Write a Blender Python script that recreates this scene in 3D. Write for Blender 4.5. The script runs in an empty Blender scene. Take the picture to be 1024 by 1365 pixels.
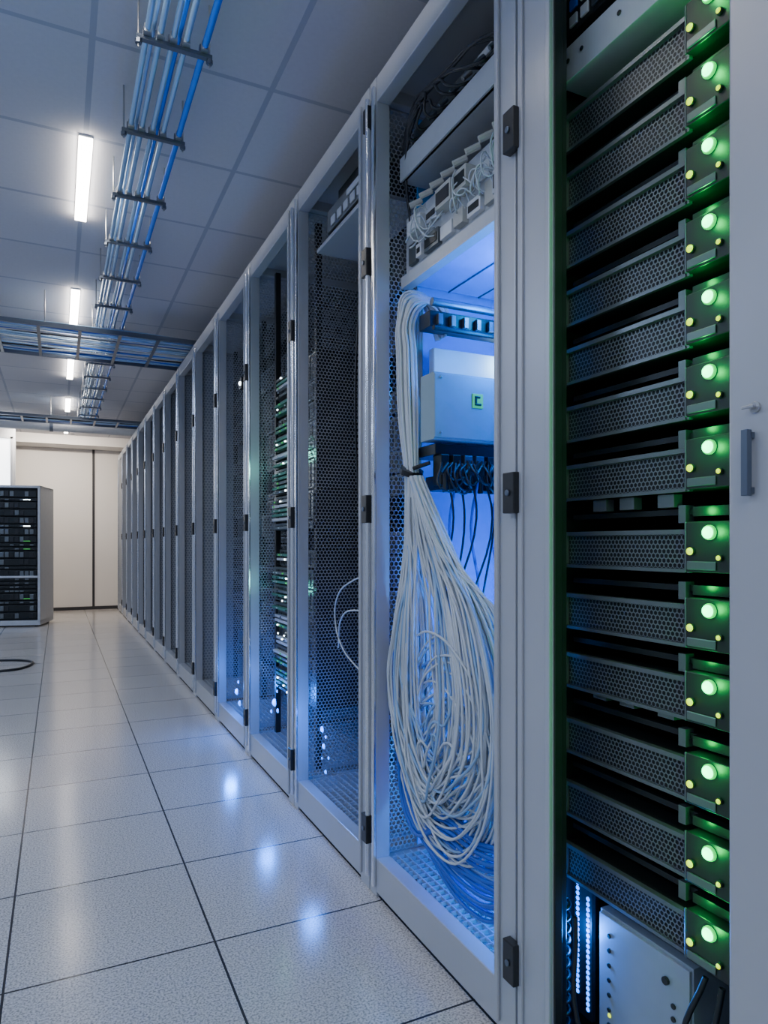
import bpy, math, random
from mathutils import Vector
random.seed(7)
scene = bpy.context.scene
COL = scene.collection

# ------------------------------------------------------------ materials
def mat(name, color, rough=0.5, metal=0.0, emit=None, es=0.0, var=0.08, nscale=20.0, bump=0.0, spec=0.5, coat=0.0):
    m = bpy.data.materials.new(name); m.use_nodes = True
    nt = m.node_tree; b = nt.nodes['Principled BSDF']
    b.inputs['Roughness'].default_value = rough
    b.inputs['Metallic'].default_value = metal
    b.inputs['Specular IOR Level'].default_value = spec
    b.inputs['Coat Weight'].default_value = coat
    tc = nt.nodes.new('ShaderNodeTexCoord')
    nz = nt.nodes.new('ShaderNodeTexNoise'); nz.inputs['Scale'].default_value = nscale
    nz.inputs['Detail'].default_value = 4
    nt.links.new(tc.outputs['Object'], nz.inputs['Vector'])
    mx = nt.nodes.new('ShaderNodeMix'); mx.data_type = 'RGBA'
    mx.inputs[6].default_value = tuple(c*(1-var) for c in color)+(1,)
    mx.inputs[7].default_value = tuple(min(1, c*(1+var)) for c in color)+(1,)
    nt.links.new(nz.outputs['Fac'], mx.inputs[0])
    nt.links.new(mx.outputs[2], b.inputs['Base Color'])
    if emit:
        b.inputs['Emission Color'].default_value = tuple(emit)+(1,)
        b.inputs['Emission Strength'].default_value = es
    if bump:
        bp = nt.nodes.new('ShaderNodeBump'); bp.inputs['Strength'].default_value = bump
        bp.inputs['Distance'].default_value = 0.002
        nt.links.new(nz.outputs['Fac'], bp.inputs['Height'])
        nt.links.new(bp.outputs['Normal'], b.inputs['Normal'])
    return m

M = {}
M['frame'] = mat('painted_frame_grey', (0.46,0.48,0.52), 0.33, 0.2, nscale=6, var=.05)
M['strip'] = mat('aluminium_strip', (0.80,0.82,0.86), 0.18, 0.9)
M['mesh'] = mat('perforated_steel', (0.50,0.53,0.58), 0.36, 0.5)
M['panel'] = mat('grey_side_panel', (0.27,0.30,0.36), 0.5, 0.1)
M['grid'] = mat('grid_steel', (0.62,0.65,0.70), 0.35, 0.7)
M['dark'] = mat('dark_interior', (0.008,0.010,0.012), 0.6)
M['black'] = mat('black_plastic', (0.012,0.013,0.015), 0.35)
M['server'] = mat('server_charcoal', (0.018,0.022,0.023), 0.34, 0.4)
M['ear'] = mat('ear_plastic', (0.014,0.017,0.017), 0.38, 0.0)
M['bezel'] = mat('server_bezel', (0.16,0.18,0.19), 0.32, 0.6)
M['bezmesh'] = mat('bezel_mesh', (0.18,0.20,0.21), 0.4, 0.6)
M['light'] = mat('light_grey_metal', (0.55,0.58,0.62), 0.4, 0.2)
M['devbox'] = mat('slate_enclosure', (0.24,0.34,0.40), 0.4, 0.1)
M['psu'] = mat('psu_enclosure', (0.30,0.36,0.42), 0.4, 0.2)
M['white'] = mat('white_plastic', (0.72,0.74,0.76), 0.45)
M['beige'] = mat('beige_module', (0.50,0.50,0.46), 0.5)
M['plate'] = mat('blue_glow_side_plate', (0.01,0.36,0.95), 0.42, 0.0)  # blue light inside the cabinet is put into this base colour
M['cable'] = mat('white_cable', (0.55,0.60,0.65), 0.35)
M['lcable'] = mat('pale_blue_cable', (0.25,0.42,0.66), 0.35)
M['bcable'] = mat('blue_cable', (0.01,0.10,0.55), 0.35)
M['kcable'] = mat('black_cable', (0.012,0.013,0.018), 0.35)
M['ycable'] = mat('beige_cable', (0.42,0.42,0.33), 0.45)
M['conduit'] = mat('blue_conduit', (0.38,0.58,0.82), 0.22, 0.45)
M['conduitb'] = mat('deep_blue_conduit', (0.02,0.24,0.95), 0.25, 0.3)
M['steel'] = mat('zinc_bracket', (0.16,0.19,0.24), 0.35, 0.8)
M['screw'] = mat('screw_metal', (0.5,0.5,0.5), 0.3, 0.9)
M['pcb'] = mat('green_board', (0.06,0.22,0.16), 0.4, 0.2)
M['green'] = mat('green_led_halo', (0.0,0.2,0.05), .4, emit=(0.0,1.0,0.14), es=1.2)  # glow halo around the LED core, made as an emissive disc
M['greenc'] = mat('green_led_core', (0.0,0.12,0.04), .5, emit=(0.0,1.0,0.28), es=11, spec=.1)
M['lime'] = mat('yellow_led', (0.4,0.5,0.0), .3, emit=(0.75,1.0,0.0), es=1.7)
M['blue'] = mat('blue_led', (0.0,0.05,0.4), .4, emit=(0.0,0.17,1.0), es=6, spec=.2)
M['wled'] = mat('white_led', (0.9,0.9,0.9), .3, emit=(0.8,0.95,1.0), es=12)
M['gmark'] = mat('green_label', (0.08,0.55,0.10), .4, emit=(0.1,0.8,0.1), es=0.25)
M['tube'] = mat('light_tube', (1,1,1), .3, emit=(1.0,0.92,0.82), es=32)
M['wall'] = mat('white_wall_panel', (0.84,0.81,0.77), 0.5, nscale=3, var=.03)
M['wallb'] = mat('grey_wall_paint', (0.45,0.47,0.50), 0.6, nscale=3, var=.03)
M['trim'] = mat('dark_trim', (0.03,0.03,0.035), 0.5)
M['window'] = mat('bright_window', (0.8,0.85,0.9), 0.2, emit=(0.9,0.95,1.0), es=5.0)

def lines_mat(name, pitch, ox, oy, lw, cbase, cline, rough, speck=False, bumpd=0.0):
    m = bpy.data.materials.new(name); m.use_nodes = True
    nt = m.node_tree; N = nt.nodes; L = nt.links; b = N['Principled BSDF']
    g = N.new('ShaderNodeNewGeometry'); s = N.new('ShaderNodeSeparateXYZ')
    L.new(g.outputs['Position'], s.inputs[0])
    def mth(op, a, bv=None):
        n = N.new('ShaderNodeMath'); n.operation = op
        for i, v in enumerate((a, bv)):
            if v is None: continue
            if isinstance(v, (int, float)): n.inputs[i].default_value = v
            else: L.new(v, n.inputs[i])
        return n.outputs[0]
    outs = []; ids = []
    for i, o in ((0, ox), (1, oy)):
        t = mth('DIVIDE', mth('SUBTRACT', s.outputs[i], o), pitch)
        ids.append(mth('FLOOR', t))
        f = mth('FRACT', t)
        d = mth('MINIMUM', f, mth('SUBTRACT', 1.0, f))
        outs.append(mth('LESS_THAN', d, lw/2/pitch))
    line = mth('MAXIMUM', outs[0], outs[1])
    c = N.new('ShaderNodeCombineXYZ'); L.new(ids[0], c.inputs[0]); L.new(ids[1], c.inputs[1])
    wn = N.new('ShaderNodeTexWhiteNoise'); L.new(c.outputs[0], wn.inputs['Vector'])
    nz = N.new('ShaderNodeTexNoise'); nz.inputs['Scale'].default_value = 190 if speck else 60
    nz.inputs['Detail'].default_value = 5
    L.new(g.outputs['Position'], nz.inputs['Vector'])
    r = N.new('ShaderNodeValToRGB')
    r.color_ramp.elements[0].position = 0.36 if speck else 0.2
    r.color_ramp.elements[1].position = 0.58 if speck else 0.8
    k = 0.45 if speck else 0.93
    r.color_ramp.elements[0].color = tuple(x*k for x in cbase)+(1,)
    r.color_ramp.elements[1].color = tuple(cbase)+(1,)
    L.new(nz.outputs['Fac'], r.inputs[0])
    hv = N.new('ShaderNodeHueSaturation')
    L.new(r.outputs[0], hv.inputs['Color'])
    L.new(mth('ADD', 0.95, mth('MULTIPLY', wn.outputs['Value'], 0.08)), hv.inputs['Value'])
    mx = N.new('ShaderNodeMix'); mx.data_type = 'RGBA'
    L.new(line, mx.inputs[0]); L.new(hv.outputs[0], mx.inputs[6]); mx.inputs[7].default_value = tuple(cline)+(1,)
    L.new(mx.outputs[2], b.inputs['Base Color'])
    b.inputs['Roughness'].default_value = rough
    if speck:
        n2 = N.new('ShaderNodeTexNoise'); n2.inputs['Scale'].default_value = 2.5
        L.new(g.outputs['Position'], n2.inputs['Vector'])
        L.new(mth('ADD', rough-0.04, mth('MULTIPLY', n2.outputs['Fac'], 0.08)), b.inputs['Roughness'])
    bp = N.new('ShaderNodeBump'); bp.inputs['Distance'].default_value = 0.002; bp.inputs['Strength'].default_value = 0.5
    h = mth('SUBTRACT', mth('MULTIPLY', nz.outputs['Fac'], 0.03), line)
    L.new(h, bp.inputs['Height']); L.new(bp.outputs[0], b.inputs['Normal'])
    return m
M['floor'] = lines_mat('floor_tiles', 0.49, 0.373, 1.82, 0.006, (0.66,0.63,0.60), (0.03,0.03,0.035), 0.17, True)
M['ceil'] = lines_mat('ceiling_tiles', 0.60, 0.10, 2.416, 0.020, (0.60,0.60,0.64), (0.38,0.40,0.47), 0.75)

# ------------------------------------------------------------ builder
class B:
    def __init__(s): s.v=[]; s.f=[]; s.m=[]; s.names=[]
    def mi(s, n):
        if n not in s.names: s.names.append(n)
        return s.names.index(n)
    def box(s, x0,x1,y0,y1,z0,z1, m):
        i=len(s.v)
        s.v += [(x0,y0,z0),(x1,y0,z0),(x1,y1,z0),(x0,y1,z0),(x0,y0,z1),(x1,y0,z1),(x1,y1,z1),(x0,y1,z1)]
        s.f += [(i,i+3,i+2,i+1),(i+4,i+5,i+6,i+7),(i,i+1,i+5,i+4),(i+1,i+2,i+6,i+5),(i+2,i+3,i+7,i+6),(i+3,i,i+4,i+7)]
        s.m += [s.mi(m)]*6
        return s
    def cyl(s, p0, p1, r, m, n=12, r1=None):
        p0=Vector(p0); p1=Vector(p1); d=(p1-p0).normalized()
        a=d.orthogonal().normalized(); b=d.cross(a); r1 = r if r1 is None else r1
        i=len(s.v)
        for p,rr in ((p0,r),(p1,r1)):
            for k in range(n):
                t=2*math.pi*k/n; s.v.append(tuple(p+a*rr*math.cos(t)+b*rr*math.sin(t)))
        for k in range(n):
            s.f.append((i+k,i+(k+1)%n,i+n+(k+1)%n,i+n+k)); s.m.append(s.mi(m))
        s.f.append(tuple(i+k for k in reversed(range(n)))); s.f.append(tuple(i+n+k for k in range(n)))
        s.m += [s.mi(m)]*2
        return s
    def dome(s, c, r, m, n=14, k=4):     # LED dome bulging toward -x
        i=len(s.v); c=Vector(c)
        for a in range(k):
            ph=math.pi/2*a/k
            for t in range(n):
                q=2*math.pi*t/n
                s.v.append((c.x-r*.7*math.sin(ph), c.y+r*math.cos(ph)*math.cos(q), c.z+r*math.cos(ph)*math.sin(q)))
        s.v.append((c.x-r*.7,c.y,c.z)); top=len(s.v)-1
        for a in range(k-1):
            for t in range(n):
                s.f.append((i+a*n+t,i+a*n+(t+1)%n,i+(a+1)*n+(t+1)%n,i+(a+1)*n+t)); s.m.append(s.mi(m))
        for t in range(n):
            s.f.append((i+(k-1)*n+t,i+(k-1)*n+(t+1)%n,top)); s.m.append(s.mi(m))
        return s
    def hexx(s, y, x0,x1,z0,z1, w, m, fill=.80):
        s._hex(lambda a,b:(a,y,b), x0,x1,z0,z1,w,m,fill); return s
    def hexy(s, x, y0,y1,z0,z1, w, m, fill=.78):
        s._hex(lambda a,b:(x,a,b), y0,y1,z0,z1,w,m,fill); return s
    def _hex(s, fn, a0,a1,b0,b1,w,m,fill):
        R=w/math.sqrt(3); row=0; b=b0+R; mi=s.mi(m)
        while b < b1-R*.9:
            a=a0+w/2+(w/2 if row%2 else 0)
            while a < a1-w*.45:
                i=len(s.v)
                for q in range(6):
                    t=math.pi/6+q*math.pi/3
                    s.v.append(fn(a+R*math.cos(t), b+R*math.sin(t)))
                for q in range(6):
                    t=math.pi/6+q*math.pi/3
                    s.v.append(fn(a+R*fill*math.cos(t), b+R*fill*math.sin(t)))
                for q in range(6):
                    s.f.append((i+q,i+(q+1)%6,i+6+(q+1)%6,i+6+q)); s.m.append(mi)
                a+=w
            b+=R*1.5; row+=1
    def mesh(s, name):
        me=bpy.data.meshes.new(name); me.from_pydata(s.v,[],s.f)
        for n in s.names: me.materials.append(M[n])
        me.polygons.foreach_set('material_index', s.m); me.update()
        return me
    def obj(s, name, parent=None, loc=(0,0,0), bevel=0.0):
        return mkobj(name, s.mesh(name), parent, loc, bevel)

def mkobj(name, me, parent=None, loc=(0,0,0), bevel=0.0):
    o=bpy.data.objects.new(name, me); COL.objects.link(o); o.location=loc
    if parent: o.parent=parent
    if bevel:
        md=o.modifiers.new('bevel','BEVEL'); md.width=bevel; md.segments=2; md.limit_method='ANGLE'
    return o
def empty(name, loc=(0,0,0)):
    o=bpy.data.objects.new(name,None); COL.objects.link(o); o.location=loc; o.empty_display_size=.1
    return o
def cables(name, paths, r, m, parent=None, cyclic=False, smooth=True):
    cu=bpy.data.curves.new(name,'CURVE'); cu.dimensions='3D'; cu.bevel_depth=r; cu.bevel_resolution=2
    cu.resolution_u=6
    for p in paths:
        if smooth:
            sp=cu.splines.new('BEZIER'); sp.bezier_points.add(len(p)-1)
            for bp,c in zip(sp.bezier_points,p):
                bp.co=c; bp.handle_left_type='AUTO'; bp.handle_right_type='AUTO'
        else:
            sp=cu.splines.new('POLY'); sp.points.add(len(p)-1)
            for q,c in zip(sp.points,p): q.co=tuple(c)+(1,)
        sp.use_cyclic_u=cyclic
    cu.materials.append(M[m])
    o=bpy.data.objects.new(name,cu); COL.objects.link(o)
    if parent: o.parent=parent
    return o
def plight(name, loc, e, color, parent=None, r=0.02):
    l=bpy.data.lights.new(name,'POINT'); l.energy=e; l.color=color; l.shadow_soft_size=r
    o=bpy.data.objects.new(name,l); COL.objects.link(o); o.location=loc
    if parent: o.parent=parent
    return o
def alight(name, loc, rot, sx, sy, e, color, parent=None):
    l=bpy.data.lights.new(name,'AREA'); l.shape='RECTANGLE'; l.size=sx; l.size_y=sy; l.energy=e; l.color=color
    o=bpy.data.objects.new(name,l); COL.objects.link(o); o.location=loc; o.rotation_euler=rot
    if parent: o.parent=parent
    return o

# ------------------------------------------------------------ room
XL,XR,YB,YF,ZC = -3.4,2.3,-2.3,11.9,2.70
B().box(XL-.1,XR+.1,YB-.1,YF+.1,-.1,0,'floor').obj('floor')
B().box(XL-.1,XR+.1,YB-.1,YF+.1,ZC,ZC+.1,'ceil').obj('ceiling')
B().box(XL-.1,XL,YB-.1,YF+.1,0,ZC,'wallb').obj('wall_left')
B().box(XR,XR+.1,YB-.1,YF+.1,0,ZC,'wallb').obj('wall_right')
B().box(XL,XR,YB-.1,YB,0,ZC,'wallb').obj('wall_back')
B().box(XL,XR,YF,YF+.1,0,ZC,'wall').obj('wall_front')
B().box(XL,XR,YF-.02,YF,0,.05,'trim').obj('baseboard_front')
B().box(XL,XR,YF-.5,YF,2.56,ZC,'wall').obj('trim_soffit')
w=B(); w.box(.49,.525,YF-.012,YF,.05,2.56,'trim').obj('trim_joint')
p=B(); p.box(XL,-.54,10.75,10.83,0,ZC,'wallb')
p.obj('wall_partition')
w=B(); w.box(-1.9,-.585,10.73,10.75,1.75,2.5,'window')
for a in (-1.92,-1.25,-.60): w.box(a,a+.03,10.715,10.75,1.72,2.53,'light')
w.box(-1.92,-.57,10.715,10.75,1.72,1.75,'light'); w.box(-1.92,-.57,10.715,10.75,2.5,2.53,'light')
w.obj('window_1')

def strip(y, x=.10, ln=.76, es=True):
    b=B(); b.box(x-.027,x+.027,y,y+ln,ZC-.010,ZC,'light'); b.box(x-.026,x+.026,y+.004,y+ln-.004,ZC-.026,ZC-.010,'tube')
    return b.obj('ceiling_strip_light')
for k in range(-2,5):
    strip(3.0+1.83*k)
for k in range(5):
    y=-1.2+2.6*k
    e=empty('fill_panel_light',(-2.0,y,ZC))  # unseen row of panels, added as bluish fill for the room
    b=B(); b.box(-.32,.32,-.62,.62,-.03,0,'light'); b.obj('housing',e)
    alight('fill_lamp',(0,0,-.035),(0,0,0),.58,1.18, 35,(0.54,0.69,1.0),e)
e=empty('fill_panel_light',(-.5,-1.3,ZC))  # unseen panel behind the camera, added as neutral fill
b=B(); b.box(-.32,.32,-.62,.62,-.03,0,'light'); b.obj('housing',e)
alight('fill_lamp',(0,0,-.035),(0,0,0),.58,1.18,14,(0.95,0.93,0.95),e)
e=empty('far_wall_fill',(-.1,10.6,ZC))  # added light that warms and brightens the far end
b=B(); b.box(-.5,.5,-.08,.08,-.03,0,'light'); b.obj('housing',e)
alight('fill_lamp',(0,0,-.035),(math.radians(25),0,0),.9,.12,66,(1.0,0.88,0.76),e)

# ------------------------------------------------------------ server cabinets
YB0=1.155; W=.735; F=.853; H=2.44; BK=1.85
def frame_mesh():
    b=B(); y0,y1=0.003,W-.003
    b.box(F,F+.05,y0,y0+.066,0.0,H,'frame')
    b.box(F,F+.045,y1-.045,y1,0.0,H,'frame')
    b.box(F,F+.045,y0+.066,y1-.045,0.015,.115,'frame')
    b.box(F+.002,F+.045,y0+.066,y1-.045,H-.075,H,'frame')
    b.box(BK-.04,BK,y0,y0+.05,0,H,'frame'); b.box(BK-.04,BK,y1-.05,y1,0,H,'frame')
    b.box(F+.045,BK-.04,y0,y0+.03,H-.05,H,'frame'); b.box(F+.045,BK-.04,y1-.03,y1,H-.05,H,'frame')
    b.box(F+.045,BK-.04,y0,y0+.03,.02,.1,'frame'); b.box(F+.045,BK-.04,y1-.03,y1,.02,.1,'frame')
    b.box(F-.008,F,y0+.052,y0+.066,.03,H-.03,'frame')
    b.box(F-.010,F,y1-.045,y1-.030,.03,H-.03,'strip')
    b.cyl((F-.010,y1-.006,.05),(F-.010,y1-.006,H-.05),.008,'strip',10)
    return b.mesh('frame')
def latch_mesh():
    b=B()
    for z in (.19,1.155,1.90):
        b.box(F-.020,F,-.018,.020,z-.042,z+.042,'black'); b.cyl((F-.020,.001,z),(F-.024,.001,z),.007,'steel',10)
    return b.mesh('latches')
fm=frame_mesh(); lm=latch_mesh()
dm=B().hexx(W-.02,F+.05,BK-.05,.11,H-.06,.0150,'mesh',.78).mesh('divider')
dp=B().hexx(W-.022,F+.05,BK-.05,.11,H-.06,.0215,'mesh',.70)
dp.box(F+.05,BK-.05,W-.019,W-.012,.11,H-.06,'panel'); dp=dp.mesh('divider')
b=B(); a=.07
while a<W-.06:
    b.box(F+.046,BK-.04,a,a+.0035,.108,.118,'grid'); a+=.026
a=F+.06
while a<BK-.05:
    b.box(a,a+.0035,.068,W-.05,.110,.119,'grid'); a+=.026
gm=b.mesh('grid_floor')
b=B(); b.box(BK,BK+.01,.004,W-.004,.0,H,'dark'); b.box(F+.05,BK,.03,W-.03,H-.012,H,'frame')
bm_=b.mesh('rear_and_top')
def stack(xf, z0, z1, seed, lit=False, gap=.3):
    r=random.Random(seed); b=B(); z=z0
    while z<z1:
        h=r.choice((.04,.085,.085,.13))
        if r.random()>gap:
            dx=r.uniform(0,.03)
            b.box(xf+dx,BK-.15,.09,W-.075,z,z+h-.006,'server')
            b.box(xf+dx-.006,xf+dx,.085,W-.07,z+.002,z+h-.008,'bezel')
            for q in range(8):
                yy=.12+q*.065
                b.box(xf+dx-.009,xf+dx-.006,yy,yy+.045,z+.010,z+h-.018,'black')
            if lit:
                nb=max(1,int(h/.022))
                for j in range(nb):
                    zz=z+.004+j*.021
                    if r.random()<.85:
                        b.box(xf+dx-.03,xf+dx-.006,.28,.62,zz,zz+.012,r.choice(('pcb','pcb','light','bezel')))
                    for q in range(7):
                        yy=.30+q*.045+r.uniform(-.01,.01)
                        if r.random()<.5: b.box(xf+dx-.034,xf+dx-.03,yy,yy+.010,zz+.003,zz+.009,r.choice(('wled','gmark','light','light','black')))
        z+=h
    for yy in (.075,W-.075):
        b.box(xf+.005,xf+.03,yy-.012,yy+.012,.11,H-.05,'black')
    return b.mesh('equipment')
stacks=[stack(1.10,.25,2.2,s) for s in (1,2,3)]
cabs=[]
for k in range(14):
    e=empty('server_cabinet',(0,YB0+W*k,0)); cabs.append(e)
    mkobj('frame',fm,e,bevel=.003); mkobj('latches',lm,e,bevel=.002)
    mkobj('divider',dm if k<4 else dp,e); mkobj('grid_floor',gm,e); mkobj('rear_and_top',bm_,e)
    if k>=3 or k==1: mkobj('equipment',stacks[k%3],e)
B().box(F,BK,W-.004,W+.004,0,H,'frame').obj('end_panel',cabs[-1])

mkobj('equipment',stack(.965,.35,1.75,11,True,.2),cabs[2])
plight('board_glow',(.93,.30,1.45),.7,(0.2,1.0,0.75),cabs[2],.03)
plight('board_glow_low',(.93,.30,.85),.5,(0.15,1.0,0.85),cabs[2],.03)
def leds(parent, pts, e, g):
    b=B()
    for (x,y,z,r) in pts: b.dome((x,y,z),r,'blue')
    b.obj('indicator_leds',parent)
    plight('led_glow',g,e,(0.0,0.18,1.0),parent,.030)
leds(cabs[2],[(.885,.377,.332,.018),(.885,.33,.305,.010),(.885,.34,.39,.007),(.885,.43,.28,.009)],4.8,(.845,.36,.36))
leds(cabs[3],[(.885,.365,.24,.018),(.885,.30,.19,.015),(.885,.33,.30,.009)],5.5,(.845,.34,.27))
leds(cabs[1],[(.90,.537,.35,.012),(.90,.50,.33,.006),(.90,.52,.29,.010),(.90,.54,.24,.005),(.90,.47,.26,.006),(.90,.50,.20,.008)],3.6,(.845,.50,.35))
b=B(); b.dome((.90,.36,1.93,),.012,'wled'); b.box(.90,.92,.33,.39,1.90,1.96,'black'); b.obj('status_led',cabs[3])
b=B(); b.box(.90,1.5,.10,.60,2.17,2.185,'frame')
b.box(.915,1.3,.14,.52,2.19,2.30,'black'); b.box(.905,.915,.15,.50,2.205,2.285,'bezel')
for q in range(5): b.box(.899,.905,.17+q*.06,.21+q*.06,2.215,2.245,'light')
b.box(.899,.905,.17,.3,2.255,2.275,'light')
b.box(.93,1.2,.2,.45,2.31,2.35,'server')
b.obj('router_shelf',cabs[1],bevel=.002)
cables('loose_cable',[[(.93,.12,.95),(.92,.30,.92),(.92,.44,.85),(.93,.48,.76),(.93,.42,.68),(.94,.3,.62),(.94,.2,.60)],
                      [(.95,.1,.80),(.93,.28,.82),(.93,.42,.78),(.95,.5,.66)]],.0030,'cable',cabs[1])
cables('hanging_cables',[[(1.0,.30+.03*i,2.1),(.98,.32+.03*i,1.6),(1.0,.30+.035*i,1.0),(1.0,.33+.03*i,.5)] for i in range(4)],.004,'kcable',cabs[1])
B().box(F-.014,F,-.018,.02,2.30,2.37,'black').obj('upper_latch',cabs[1],bevel=.002)

# ------------------------------------------------------------ open cabling cabinet (cabs[0])
c0=cabs[0]
b=B()
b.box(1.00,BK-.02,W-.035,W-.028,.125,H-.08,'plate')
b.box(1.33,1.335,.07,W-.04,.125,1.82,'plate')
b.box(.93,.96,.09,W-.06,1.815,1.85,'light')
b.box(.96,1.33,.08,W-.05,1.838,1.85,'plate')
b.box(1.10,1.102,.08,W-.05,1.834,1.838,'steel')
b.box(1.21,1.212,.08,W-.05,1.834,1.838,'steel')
b.obj('shelves_and_plates',c0)
b=B()
b.box(.965,1.25,.08,W-.05,1.87,2.03,'server')
b.box(.955,.965,.075,W-.045,1.865,2.035,'light')
r=random.Random(4)
for row in range(2):
    q=0; y=.085
    while y<W-.11:
        wdt=r.choice((.03,.045,.06,.08)); z=1.878+row*.075; hh=r.uniform(.035,.06)
        d=r.uniform(.006,.035)
        b.box(.955-d,.955,y,y+wdt,z,z+hh,r.choice(('beige','light','white','bezel')))
        if r.random()<.6: b.box(.953-d,.955-d,y+.006,y+wdt-.006,z+.010,z+hh-.012,r.choice(('black','server')))
        y+=wdt+r.uniform(.004,.02)
for q in range(9):
    y=.1+q*.06; b.cyl((.95,y,2.045),(.92,y+.02,2.03),.009,'beige',8)
b.obj('patch_panel',c0,bevel=.0015)
cs=[]
for i in range(26):
    y=.10+r.random()*.50
    cs.append([(.945,y,1.90+r.random()*.1),(.920,y+.02,1.93+r.uniform(-.03,.05)),(.925,y+r.uniform(.03,.06),1.96+r.uniform(-.06,.06)),(.955,y+r.uniform(.02,.08),1.9+r.random()*.13)])
cables('patch_cords',cs,.0022,'cable',c0)
b=B()
b.box(.935,1.5,.08,W-.05,2.14,2.165,'light'); b.box(.93,.945,.08,W-.05,2.14,2.21,'light')
b.box(.97,1.4,.10,W-.08,2.19,2.30,'black'); b.box(.962,.97,.10,W-.08,2.20,2.29,'bezel')
for q in range(10): b.box(.958,.962,.12+q*.048,.155+q*.048,2.215,2.25,'black')
b.box(.955,.962,.12,.3,2.26,2.28,'light')
for q in range(7): b.cyl((.95,.14+q*.06,2.255),(.93,.15+q*.06,2.235),.007,r.choice(('steel','screw')),8)
b.obj('network_switch',c0,bevel=.0015)
cs=[]
for i in range(10):
    y=.12+i*.05
    cs.append([(.96,y,2.235),(.915,y+.02,2.22+r.uniform(-.01,.02)),(.91,.35+.02*i,2.25+r.uniform(0,.04)),(.93,.64,2.24+r.uniform(-.03,.04)),(.96,.67,2.0)])
cables('switch_cables',cs,.004,'kcable',c0)
b=B(); b.box(.912,1.28,.445,.520,1.333,1.515,'devbox'); b.box(.912,1.28,.44,.4455,1.338,1.510,'devbox')
b.box(1.03,1.065,.437,.4405,1.425,1.465,'gmark'); b.box(1.037,1.058,.435,.4375,1.432,1.438,'black'); b.box(1.037,1.044,.435,.4375,1.438,1.458,'black'); b.box(1.037,1.055,.435,.4375,1.452,1.458,'black')
for z in (1.35,1.50): b.cyl((.93,.44,z),(.93,.436,z),.004,'screw',8)
b.obj('controller_box',c0,bevel=.003)
b=B(); b.box(1.00,1.30,.60,.63,1.50,1.63,'white'); b.obj('junction_box',c0,bevel=.003)
b=B()
b.box(.93,1.28,.47,.60,1.295,1.325,'black'); b.box(.95,1.28,.48,.56,1.20,1.24,'black')
for q in range(9):
    x=.94+q*.038; b.box(x,x+.026,.455,.50,1.205+.03*r.random(),1.295,r.choice(('black','steel','server')))
    b.cyl((x+.01,.45,1.19),(x+.01,.45,1.26),.008,'black',8)
    b.cyl((x+.02,.452,1.27),(x-.01,.44,1.24),.006,'black',8)
b.box(.93,1.30,.50,.56,1.655,1.70,'black'); b.cyl((.93,.49,1.72),(1.3,.49,1.72),.012,'steel',10); b.cyl((.93,.48,1.645),(1.3,.48,1.645),.008,'kcable',8)
for q in range(8): b.box(.95+q*.042,.965+q*.042,.485,.50,1.66,1.69,'steel')
b.obj('cable_manager',c0,bevel=.0015)
cs=[]
for i in range(6):
    x=.96+i*.04
    cs.append([(x,.455,1.24),(x+r.uniform(-.02,.02),.44,1.12),(x+r.uniform(-.05,.05),.47,.95-.04*i),(x+.02,.50,.5)])
cables('black_drop_cables',cs,.003,'kcable',c0)
cs=[]
for i in range(14):
    x=.93+r.random()*.22
    cs.append([(x,.44,1.27),(x+r.uniform(-.03,.03),.42,1.22+r.uniform(-.02,.02)),(x+r.uniform(.02,.07),.44,1.20+r.uniform(-.01,.05)),(x+.06,.45,1.28)])
cables('black_jumper_cables',cs,.003,'kcable',c0)
cables('blue_drop_cables',[[(x+.01,.45,1.24),(x-.01,.46,1.1),(x+.03,.48,.9),(x,.5,.6)] for x in (.98,1.05,1.12)],.004,'bcable',c0)
# cable bundle
ups=[];loops=[];low=[];yel=[]
n=150
for i in range(70):
    a=r.uniform(0,2*math.pi); q=math.sqrt(r.random())*.021
    dx,dy=q*math.cos(a)*.9,q*math.sin(a)*1.5
    ups.append([(1.02+dx,.575+dy,1.66+dx),(.995+dx,.585+dy,1.735+dx),(.95+dx*1.3,.600+dy*1.2,1.77+dy),(.915+dx*1.2,.612+dy*1.3,1.70),(.915+dx*1.2,.612+dy*1.3,1.60),(.915+dx*1.2,.600+dy*1.3,1.42),(.91+dx*.8,.570+dy*.9,1.25),(.91+dx,.560+dy,1.18)])
for i in range(n):
    a=r.uniform(0,2*math.pi); q=math.sqrt(r.random())*.019
    dx,dy=q*math.cos(a),q*math.sin(a)*1.4
    X=.905+r.uniform(-.035,.05)
    s=r.uniform(.05,1.0)**.6; u=r.uniform(0,1)**.6
    left=.47+.178*u+r.uniform(-.008,.005); right=min(left-.06,.49-.40*s+r.uniform(-.02,.02))
    zb=.25+.20*(1-s)+.05*(1-u)+r.uniform(-.05,.14); c=left*.5+right*.5+r.uniform(-.05,.05)
    uu=left-.565
    loops.append([(.91+dx,.562+dy,1.24),(.91+dx+.005,.570+uu*.15+dy*1.1,1.05),(X,.562+uu*.75-.010,.82+r.uniform(-.03,.03)),(X,left,.62+r.uniform(-.05,.05)),
                  (X+r.uniform(-.01,.01),(left+c)/2+.03*s,zb+.08),(X,c,zb),(X+r.uniform(-.015,.015),(right+c)/2-.04*s,zb+.07),
                  (X,right,.56+r.uniform(-.06,.06)),(X+.01,right+.04*s+.01,.80+r.uniform(-.03,.03)),(.92+dx,right+(.555-right)*.60+dy,1.02),(.91+dx,.548+dy,1.24)])
coils=[]
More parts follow.
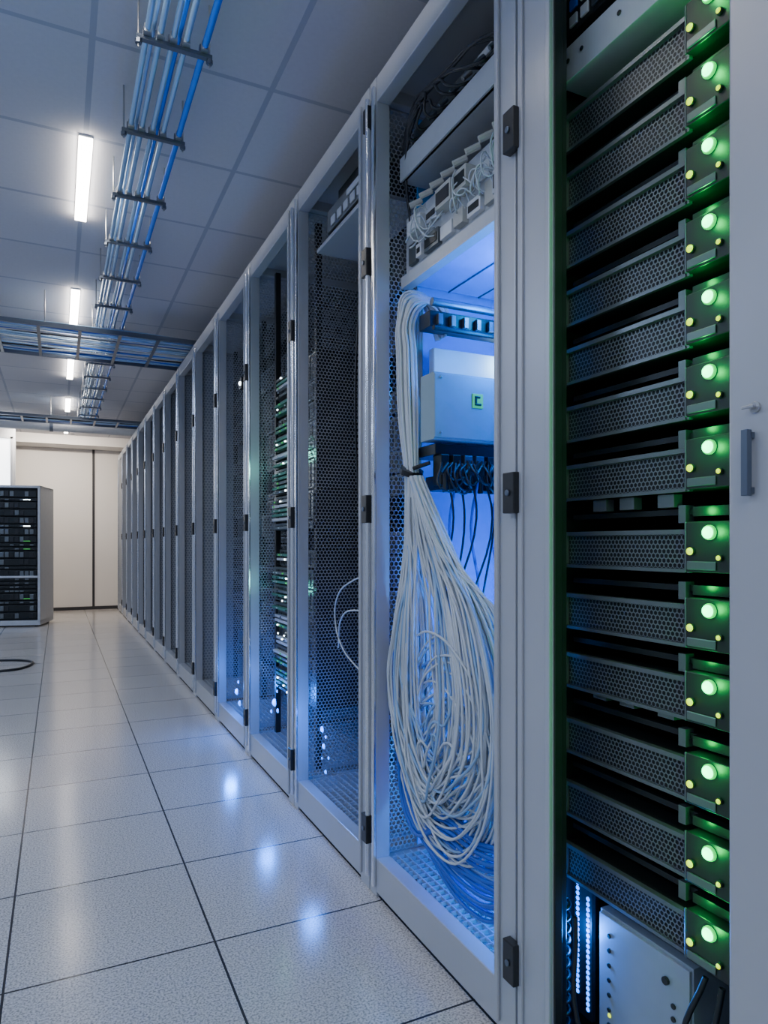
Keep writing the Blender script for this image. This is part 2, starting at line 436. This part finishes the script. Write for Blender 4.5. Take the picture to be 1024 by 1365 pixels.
for i in range(26):       # loose coils lying over the bundle
    cy=.35+r.uniform(-.08,.06); cz=.50+r.uniform(-.08,.08); ry=r.uniform(.15,.245); rz=r.uniform(.16,.28); t0=r.uniform(-.5,.5)
    X=.885+r.uniform(-.005,.05); p=[]
    for q in range(12):
        t=2*math.pi*q/12
        yy=cy+ry*math.cos(t)*math.cos(t0)-rz*math.sin(t)*math.sin(t0); zz=cz+ry*math.cos(t)*math.sin(t0)+rz*math.sin(t)*math.cos(t0)
        p.append((X+.012*math.sin(t*2+i),min(.65+.01*r.random(),max(.09,yy)),max(.22+.04*r.random(),zz)))
    coils.append(p)
cables('cable_coils',coils[:17],.0034,'cable',c0,cyclic=True)
cables('cable_coils_pale_blue',coils[17:],.0034,'lcable',c0,cyclic=True)
cables('cable_bundle_riser',ups[:56],.0036,'cable',c0)
cables('cable_bundle_riser_pale_blue',ups[56:],.0036,'lcable',c0)
cables('cable_bundle_loops',loops[:120],.0034,'cable',c0)
cables('cable_bundle_loops_pale_blue',loops[120:],.0034,'lcable',c0)
for i in range(22):
    X=.90+r.uniform(-.025,.05); z=.17+i*.009
    low.append([(X,.62+r.uniform(-.01,.02),.75),(X,.61-r.uniform(0,.02),.50),(X,.51,.28+r.uniform(-.02,.02)),(X,.36,z),(X,.20,z-.01+r.uniform(-.01,.02)),(X,.10,z+.02)])
cables('blue_cable_loops',low,.0055,'bcable',c0)
cables('lower_white_cables',[[(q[0]+.01,q[1]-.01,q[2]+.015) for q in p] for p in low[::3]],.0036,'lcable',c0)
for i in range(5):
    yel.append([(.96+.008*i,.66,1.8),(.95+.008*i,.655,1.3),(.93+.01*i,.650,.95),(.94+.01*i,.652,.6),(.95,.66,.3)])
cables('beige_cables',yel,.006,'ycable',c0)
b=B()
b.cyl((.91,.568,1.262),(.91,.574,1.248),.034,'black',18); b.cyl((.90,.54,1.262),(.93,.50,1.275),.006,'black',8)
b.obj('cable_tie',c0)
bl=(0.0,0.25,1.0)
plight('rack_lamp_upper',(1.18,.30,1.60),7,bl,c0,.05)
plight('rack_lamp_lower',(1.20,.22,.80),14,bl,c0,.05)
plight('rack_lamp_shelf',(1.15,.35,1.74),2.2,(0.0,0.35,1.0),c0,.03)
plight('rack_lamp_bottom',(1.08,.14,.25),7,bl,c0,.02)
plight('rack_lamp_white',(1.24,.56,1.60),.7,(0.5,0.9,1.0),c0,.03)

# ------------------------------------------------------------ near cabinet with stacked servers
e=empty('open_server_rack',(0,0,0))
b=B()
b.box(F,F+.022,1.040,1.150,0,H,'frame'); b.box(F-.008,F,1.040,1.053,.03,H-.03,'frame'); b.box(F-.006,F,1.128,1.143,.03,H-.03,'frame')
b.box(F+.022,F+.04,1.045,1.15,0,H,'black'); b.box(F+.002,F+.022,1.036,1.040,0.07,H-.07,'black')
b.box(F+.002,F+.05,.66,1.040,0,.06,'frame'); b.box(F+.002,F+.05,.66,1.040,H-.07,H,'frame')
b.box(.95,BK,1.135,1.148,.0,H,'dark'); b.box(.90,BK,.668,.68,0,H,'dark'); b.box(BK-.01,BK,.68,1.135,0,H,'dark')
b.box(.90,BK,.68,1.135,.0,.05,'dark'); b.box(F+.05,BK,.68,1.135,H-.02,H,'dark')
b.box(.925,.95,1.122,1.134,.05,H-.05,'black')
b.obj('rack_frame',e,bevel=.002)
b=B()
z=.1
while z<2.35:
    b.box(.922,.925,1.124,1.131,z,z+.012,'screw'); z+=.045
b.obj('rail_slots',e)
zl=[1.918,1.798,1.679,1.559,1.44,1.322,1.203,1.068,.944,.8235,.69,.561,.434]
b=B()
b.box(.948,1.60,.70,1.112,-.034,.032,'server')
b.box(.940,.948,.805,1.108,-.036,-.030,'bezel'); b.box(.936,.948,.805,1.108,.028,.036,'bezel')
b.box(.940,.948,1.100,1.108,-.029,.029,'bezel'); b.box(.940,.948,.800,.808,-.036,.036,'bezel')
b.box(.946,.949,.808,1.100,-.029,.029,'black')
b.hexy(.943,.809,1.100,-.030,.030,.0092,'bezmesh',.76)
b.box(.925,.942,1.106,1.120,-.030,.034,'light')
chas=b.mesh('chassis')
b=B()
b.box(.930,.965,.716,.798,-.034,.048,'ear'); b.box(.938,.955,.700,.716,-.03,.04,'ear')
b.box(.927,.930,.740,.795,-.030,-.016,'bezel')
b.box(.930,.934,.798,.802,-.034,.048,'bezel')
b.cyl((.934,.752,.030),(.925,.752,.030),.0120,'green',20); b.cyl((.932,.786,.000),(.925,.786,.000),.007,'black',14)
b.cyl((.932,.733,-.010),(.925,.733,-.010),.006,'black',12)
ear=b.mesh('control_ear')
b=B(); b.dome((.9245,.752,.030),.0098,'greenc',18,5); b.dome((.9245,.786,.0),.0062,'lime'); b.dome((.9245,.733,-.010),.0040,'lime')
led=b.mesh('status_leds')
for pl in led.polygons: pl.use_smooth=True
for i,z in enumerate(zl):
    s=empty('rack_server',(0,0,z-.030)); s.parent=e
    mkobj('chassis',chas,s); mkobj('control_ear',ear,s,bevel=.004); mkobj('status_leds',led,s)
    plight('led_glow',(.909,.752,.031),.15,(0.0,1.0,0.14),s,.006)
    plight('led_glow_upper',(.932,.775,.066),.09,(0.0,1.0,0.14),s,.006)
b=B()
for i,z in enumerate(zl[:-1]):
    zz=(z-.03+zl[i+1]-.03)/2
    b.box(.965,1.5,.72,1.11,zz-.006,zz+.004,'server')
    b.box(.948,.965,.72,.80,zz-.010,zz+.006,'server')
    b.box(.955,.975,.82,.835,zz-.02,zz+.01,'bezel')
for z in (1.125,.76): 
    for y in (.84,.93,1.0): b.box(.95,.97,y,y+.035,z-.012,z+.010,'bezel')
b.obj('slide_rails',e)
b=B(); b.box(.935,1.3,.70,1.115,1.99,2.06,'light')
for y in (.75,.8,.9,.95,1.05,1.09): b.cyl((.935,y,2.03),(.932,y,2.03),.005,'black',10)
b.box(.945,1.3,.70,1.115,2.09,2.24,'server')
for q in range(12):
    for w_ in range(4): b.box(.94,.945,.72+q*.032,.742+q*.032,2.10+w_*.034,2.122+w_*.034,r.choice(('light','steel','bcable','white')))
b.obj('top_panels',e,bevel=.0015)
b=B(); b.box(.95,1.5,.80,1.015,.075,.345,'psu'); b.box(.944,.95,.803,1.012,.08,.34,'psu')
for q in range(8):
    b.cyl((.944,.985,.11+q*.028),(.941,.985,.11+q*.028),.0045,'black',10)
    b.cyl((.944,.835,.11+q*.022),(.941,.835,.11+q*.022),.005,'black',10)
b.box(.941,.944,.87,.90,.10,.16,'black'); b.box(.942,.944,.91,.97,.12,.128,'steel')
b.cyl((.944,.85,.30),(.938,.85,.30),.007,'black',14); b.dome((.944,.985,.155),.004,'lime')
b.obj('power_supply_unit',e,bevel=.003)
b=B()
for q in range(22):
    b.dome((.955,1.085,.14+q*.0105),.0046,'blue',8,3)
    b.dome((.955,1.055,.12+q*.0105),.0046,'blue',8,3)
b.box(.955,.965,1.045,1.095,.10,.40,'server')
b.obj('blue_led_strips',e)
plight('blue_strip_glow',(.93,1.05,.28),2.2,(0.0,0.20,1.0),e,.02)
pts=[]
for q in range(90):
    t=q/90; pts.append((.905+.012*math.cos(q*.9),1.072+.014*math.sin(q*.9),.06+.30*t))
cables('coiled_cord',[pts],.0035,'kcable',e)
cables('power_cords',[[(.93,.76,.36),(.90,.78,.25),(.91,.74,.10),(.93,.76,.06)],[(.93,.73,.36),(.90,.735,.2),(.92,.72,.08)],[(.9,1.03,.33),(.90,1.0,.10),(.91,.9,.07),(.92,.8,.065)]],.005,'kcable',e)

# solid door cabinet at right
e=empty('equipment_cabinet',(0,0,0))
b=B(); b.box(F+.022,BK,-.09,.655,0.02,H,'frame'); b.box(F,F+.02,-.08,.660,.06,H-.04,'frame'); b.box(F+.03,BK-.02,-.07,.64,0,.02,'black')
b.obj('body_and_door',e,bevel=.004)
b=B(); b.box(F-.016,F-.006,.619,.629,1.115,1.205,'steel'); b.box(F-.009,F,.619,.629,1.118,1.127,'steel'); b.box(F-.009,F,.619,.629,1.193,1.202,'steel')
b.cyl((F,.618,1.235),(F-.004,.618,1.235),.008,'screw',18); b.cyl((F-.004,.618,1.235),(F-.012,.618,1.235),.0035,'screw',12)
b.box(F-.014,F-.010,.612,.630,1.233,1.237,'screw')
b.obj('handle_and_lock',e,bevel=.0015)

# ------------------------------------------------------------ conduits under ceiling
e=empty('conduit_run',(0,0,0))
xs=[.235,.272,.309,.346,.400]
b=B()
for i,x in enumerate(xs):
    b.cyl((x,-1.5,2.555),(x,9.2,2.555),.0085 if i<4 else .010,'conduit' if i<4 else 'conduitb',12)
b.cyl((.33,-1.5,2.585),(.33,9.2,2.585),.007,'conduitb',10)
b.cyl((.255,-1.5,2.580),(.255,9.2,2.580),.006,'conduit',10)
o=b.obj('conduits',e)
for pl in o.data.polygons: pl.use_smooth=True
b=B(); y=.62
while y<9.2:
    b.box(.205,.425,y-.009,y+.009,2.533,2.545,'steel')
    for x in xs: b.box(x-.013,x+.013,y-.008,y+.008,2.543,2.569,'steel'); b.box(x-.010,x+.010,y-.03,y-.01,2.543,2.566,'screw')
    for x in (.212,.418): b.cyl((x,y,2.51),(x,y,2.70),.003,'screw',8); b.cyl((x,y,2.520),(x,y,2.533),.010,'steel',6)
    y+=.50
b.obj('brackets',e)
def tray(name,y0,y1,z,nc,x0=-3.38,x1=2.0,rad=.006):
    e=empty(name,(0,0,0)); b=B()
    for y in (y0,y1): b.box(x0,x1,y-.006,y+.006,z,z+.03,'steel')
    x=x0
    while x<x1: b.box(x,x+.02,y0,y1,z,z+.008,'steel'); x+=.25
    x=x0+.3
    while x<x1:
        for y in (y0,y1): b.cyl((x,y,z),(x,y,2.70),.004,'screw',8)
        x+=1.5
    b.obj('ladder',e)
    g={'cable':[], 'bcable':[], 'kcable':[], 'conduit':[]}
    for i in range(nc):
        y=y0+.02+(y1-y0-.04)*r.random(); zz=z+.014+r.uniform(0,.025)
        p=[]; x=x0
        while x<=x1: p.append((x,min(y1-.015,max(y0+.015,y+r.uniform(-.02,.02))),zz+r.uniform(0,.008))); x+=.35
        g[r.choice(('cable','conduit','conduit','kcable','bcable'))].append(p)
    for k_,v in g.items():
        if v: cables('cables_'+k_,v,rad,k_,e)
tray('cable_tray',4.95,5.75,2.462,50)
tray('cable_tray',8.5,8.9,2.462,16,rad=.009)
e=empty('ventilation_pipe',(0,0,0))
b=B(); b.cyl((-3.38,9.5,2.53),(2.0,9.5,2.53),.07,'light',20); b.cyl((-3.38,9.75,2.58),(2.0,9.75,2.58),.045,'wallb',16)
for x in (-2.5,-1.3,-.1,1.1):
    b.cyl((x,9.5,2.53),(x+.04,9.5,2.53),.078,'steel',20); b.box(x+.01,x+.03,9.49,9.51,2.59,2.70,'steel')
o=b.obj('pipes',e)

# ------------------------------------------------------------ free standing rack on the left
e=empty('freestanding_server_rack',(-.21,9.70,0)); e.rotation_euler=(0,0,math.radians(-14))
b=B(); Wd,Dp,Hh=.95,.62,1.79
b.box(-.03,0,0,Dp,.05,Hh,'light'); b.box(-Wd,-Wd+.03,0,Dp,.05,Hh,'light'); b.box(-Wd,0,0,Dp,Hh-.03,Hh,'light'); b.box(-Wd,0,0,Dp,0.02,.08,'light')
b.box(-Wd,0,Dp-.01,Dp,.05,Hh,'dark'); b.box(-Wd+.03,-.03,.06,.08,.08,Hh-.03,'dark')
for x in (-.06,-Wd+.06): b.cyl((x,.06,0),(x,.06,.03),.02,'black',10); b.cyl((x,Dp-.06,0),(x,Dp-.06,.03),.02,'black',10)
z=.1
while z<Hh-.12:
    h=r.choice((.045,.09,.09))
    b.box(-Wd+.05,-.05,.02,.5,z,z+h-.01,'server')
    for q in range(14):
        if r.random()<.7:
            x=-Wd+.07+q*.058; b.box(x,x+.045,.012,.02,z+.008,z+h-.02,r.choice(('black','black','bezel','bezel','bezel','server')))
    if r.random()<.35:
        b.box(-.2,-.12,.010,.02,z+.01,z+.02,r.choice(('wled','gmark')))
    z+=h+.005
b.box(-Wd+.03,-.03,.0,.02,.62,.645,'light')
b.obj('rack_body',e,bevel=.003)

cables('floor_cable',[[(x+.25,y-.35,.011) for x,y in ((-1.4,7.3),(-.95,6.9),(-.62,6.75),(-.47,6.95),(-.50,7.2),(-.85,7.35),(-1.3,7.30))]],.011,'kcable')

# ------------------------------------------------------------ world + camera
wd=bpy.data.worlds.new('world'); scene.world=wd; wd.use_nodes=True
wd.node_tree.nodes['Background'].inputs[0].default_value=(0.05,0.07,0.12,1)
wd.node_tree.nodes['Background'].inputs[1].default_value=.5
cam=bpy.data.cameras.new('camera'); co=bpy.data.objects.new('camera',cam); COL.objects.link(co)
co.location=(0,0,1.05); co.rotation_euler=(math.radians(90),0,math.radians(-25.5))
cam.lens=24.0; cam.sensor_width=36; cam.shift_y=42.5/1365; cam.clip_start=.02
scene.camera=co
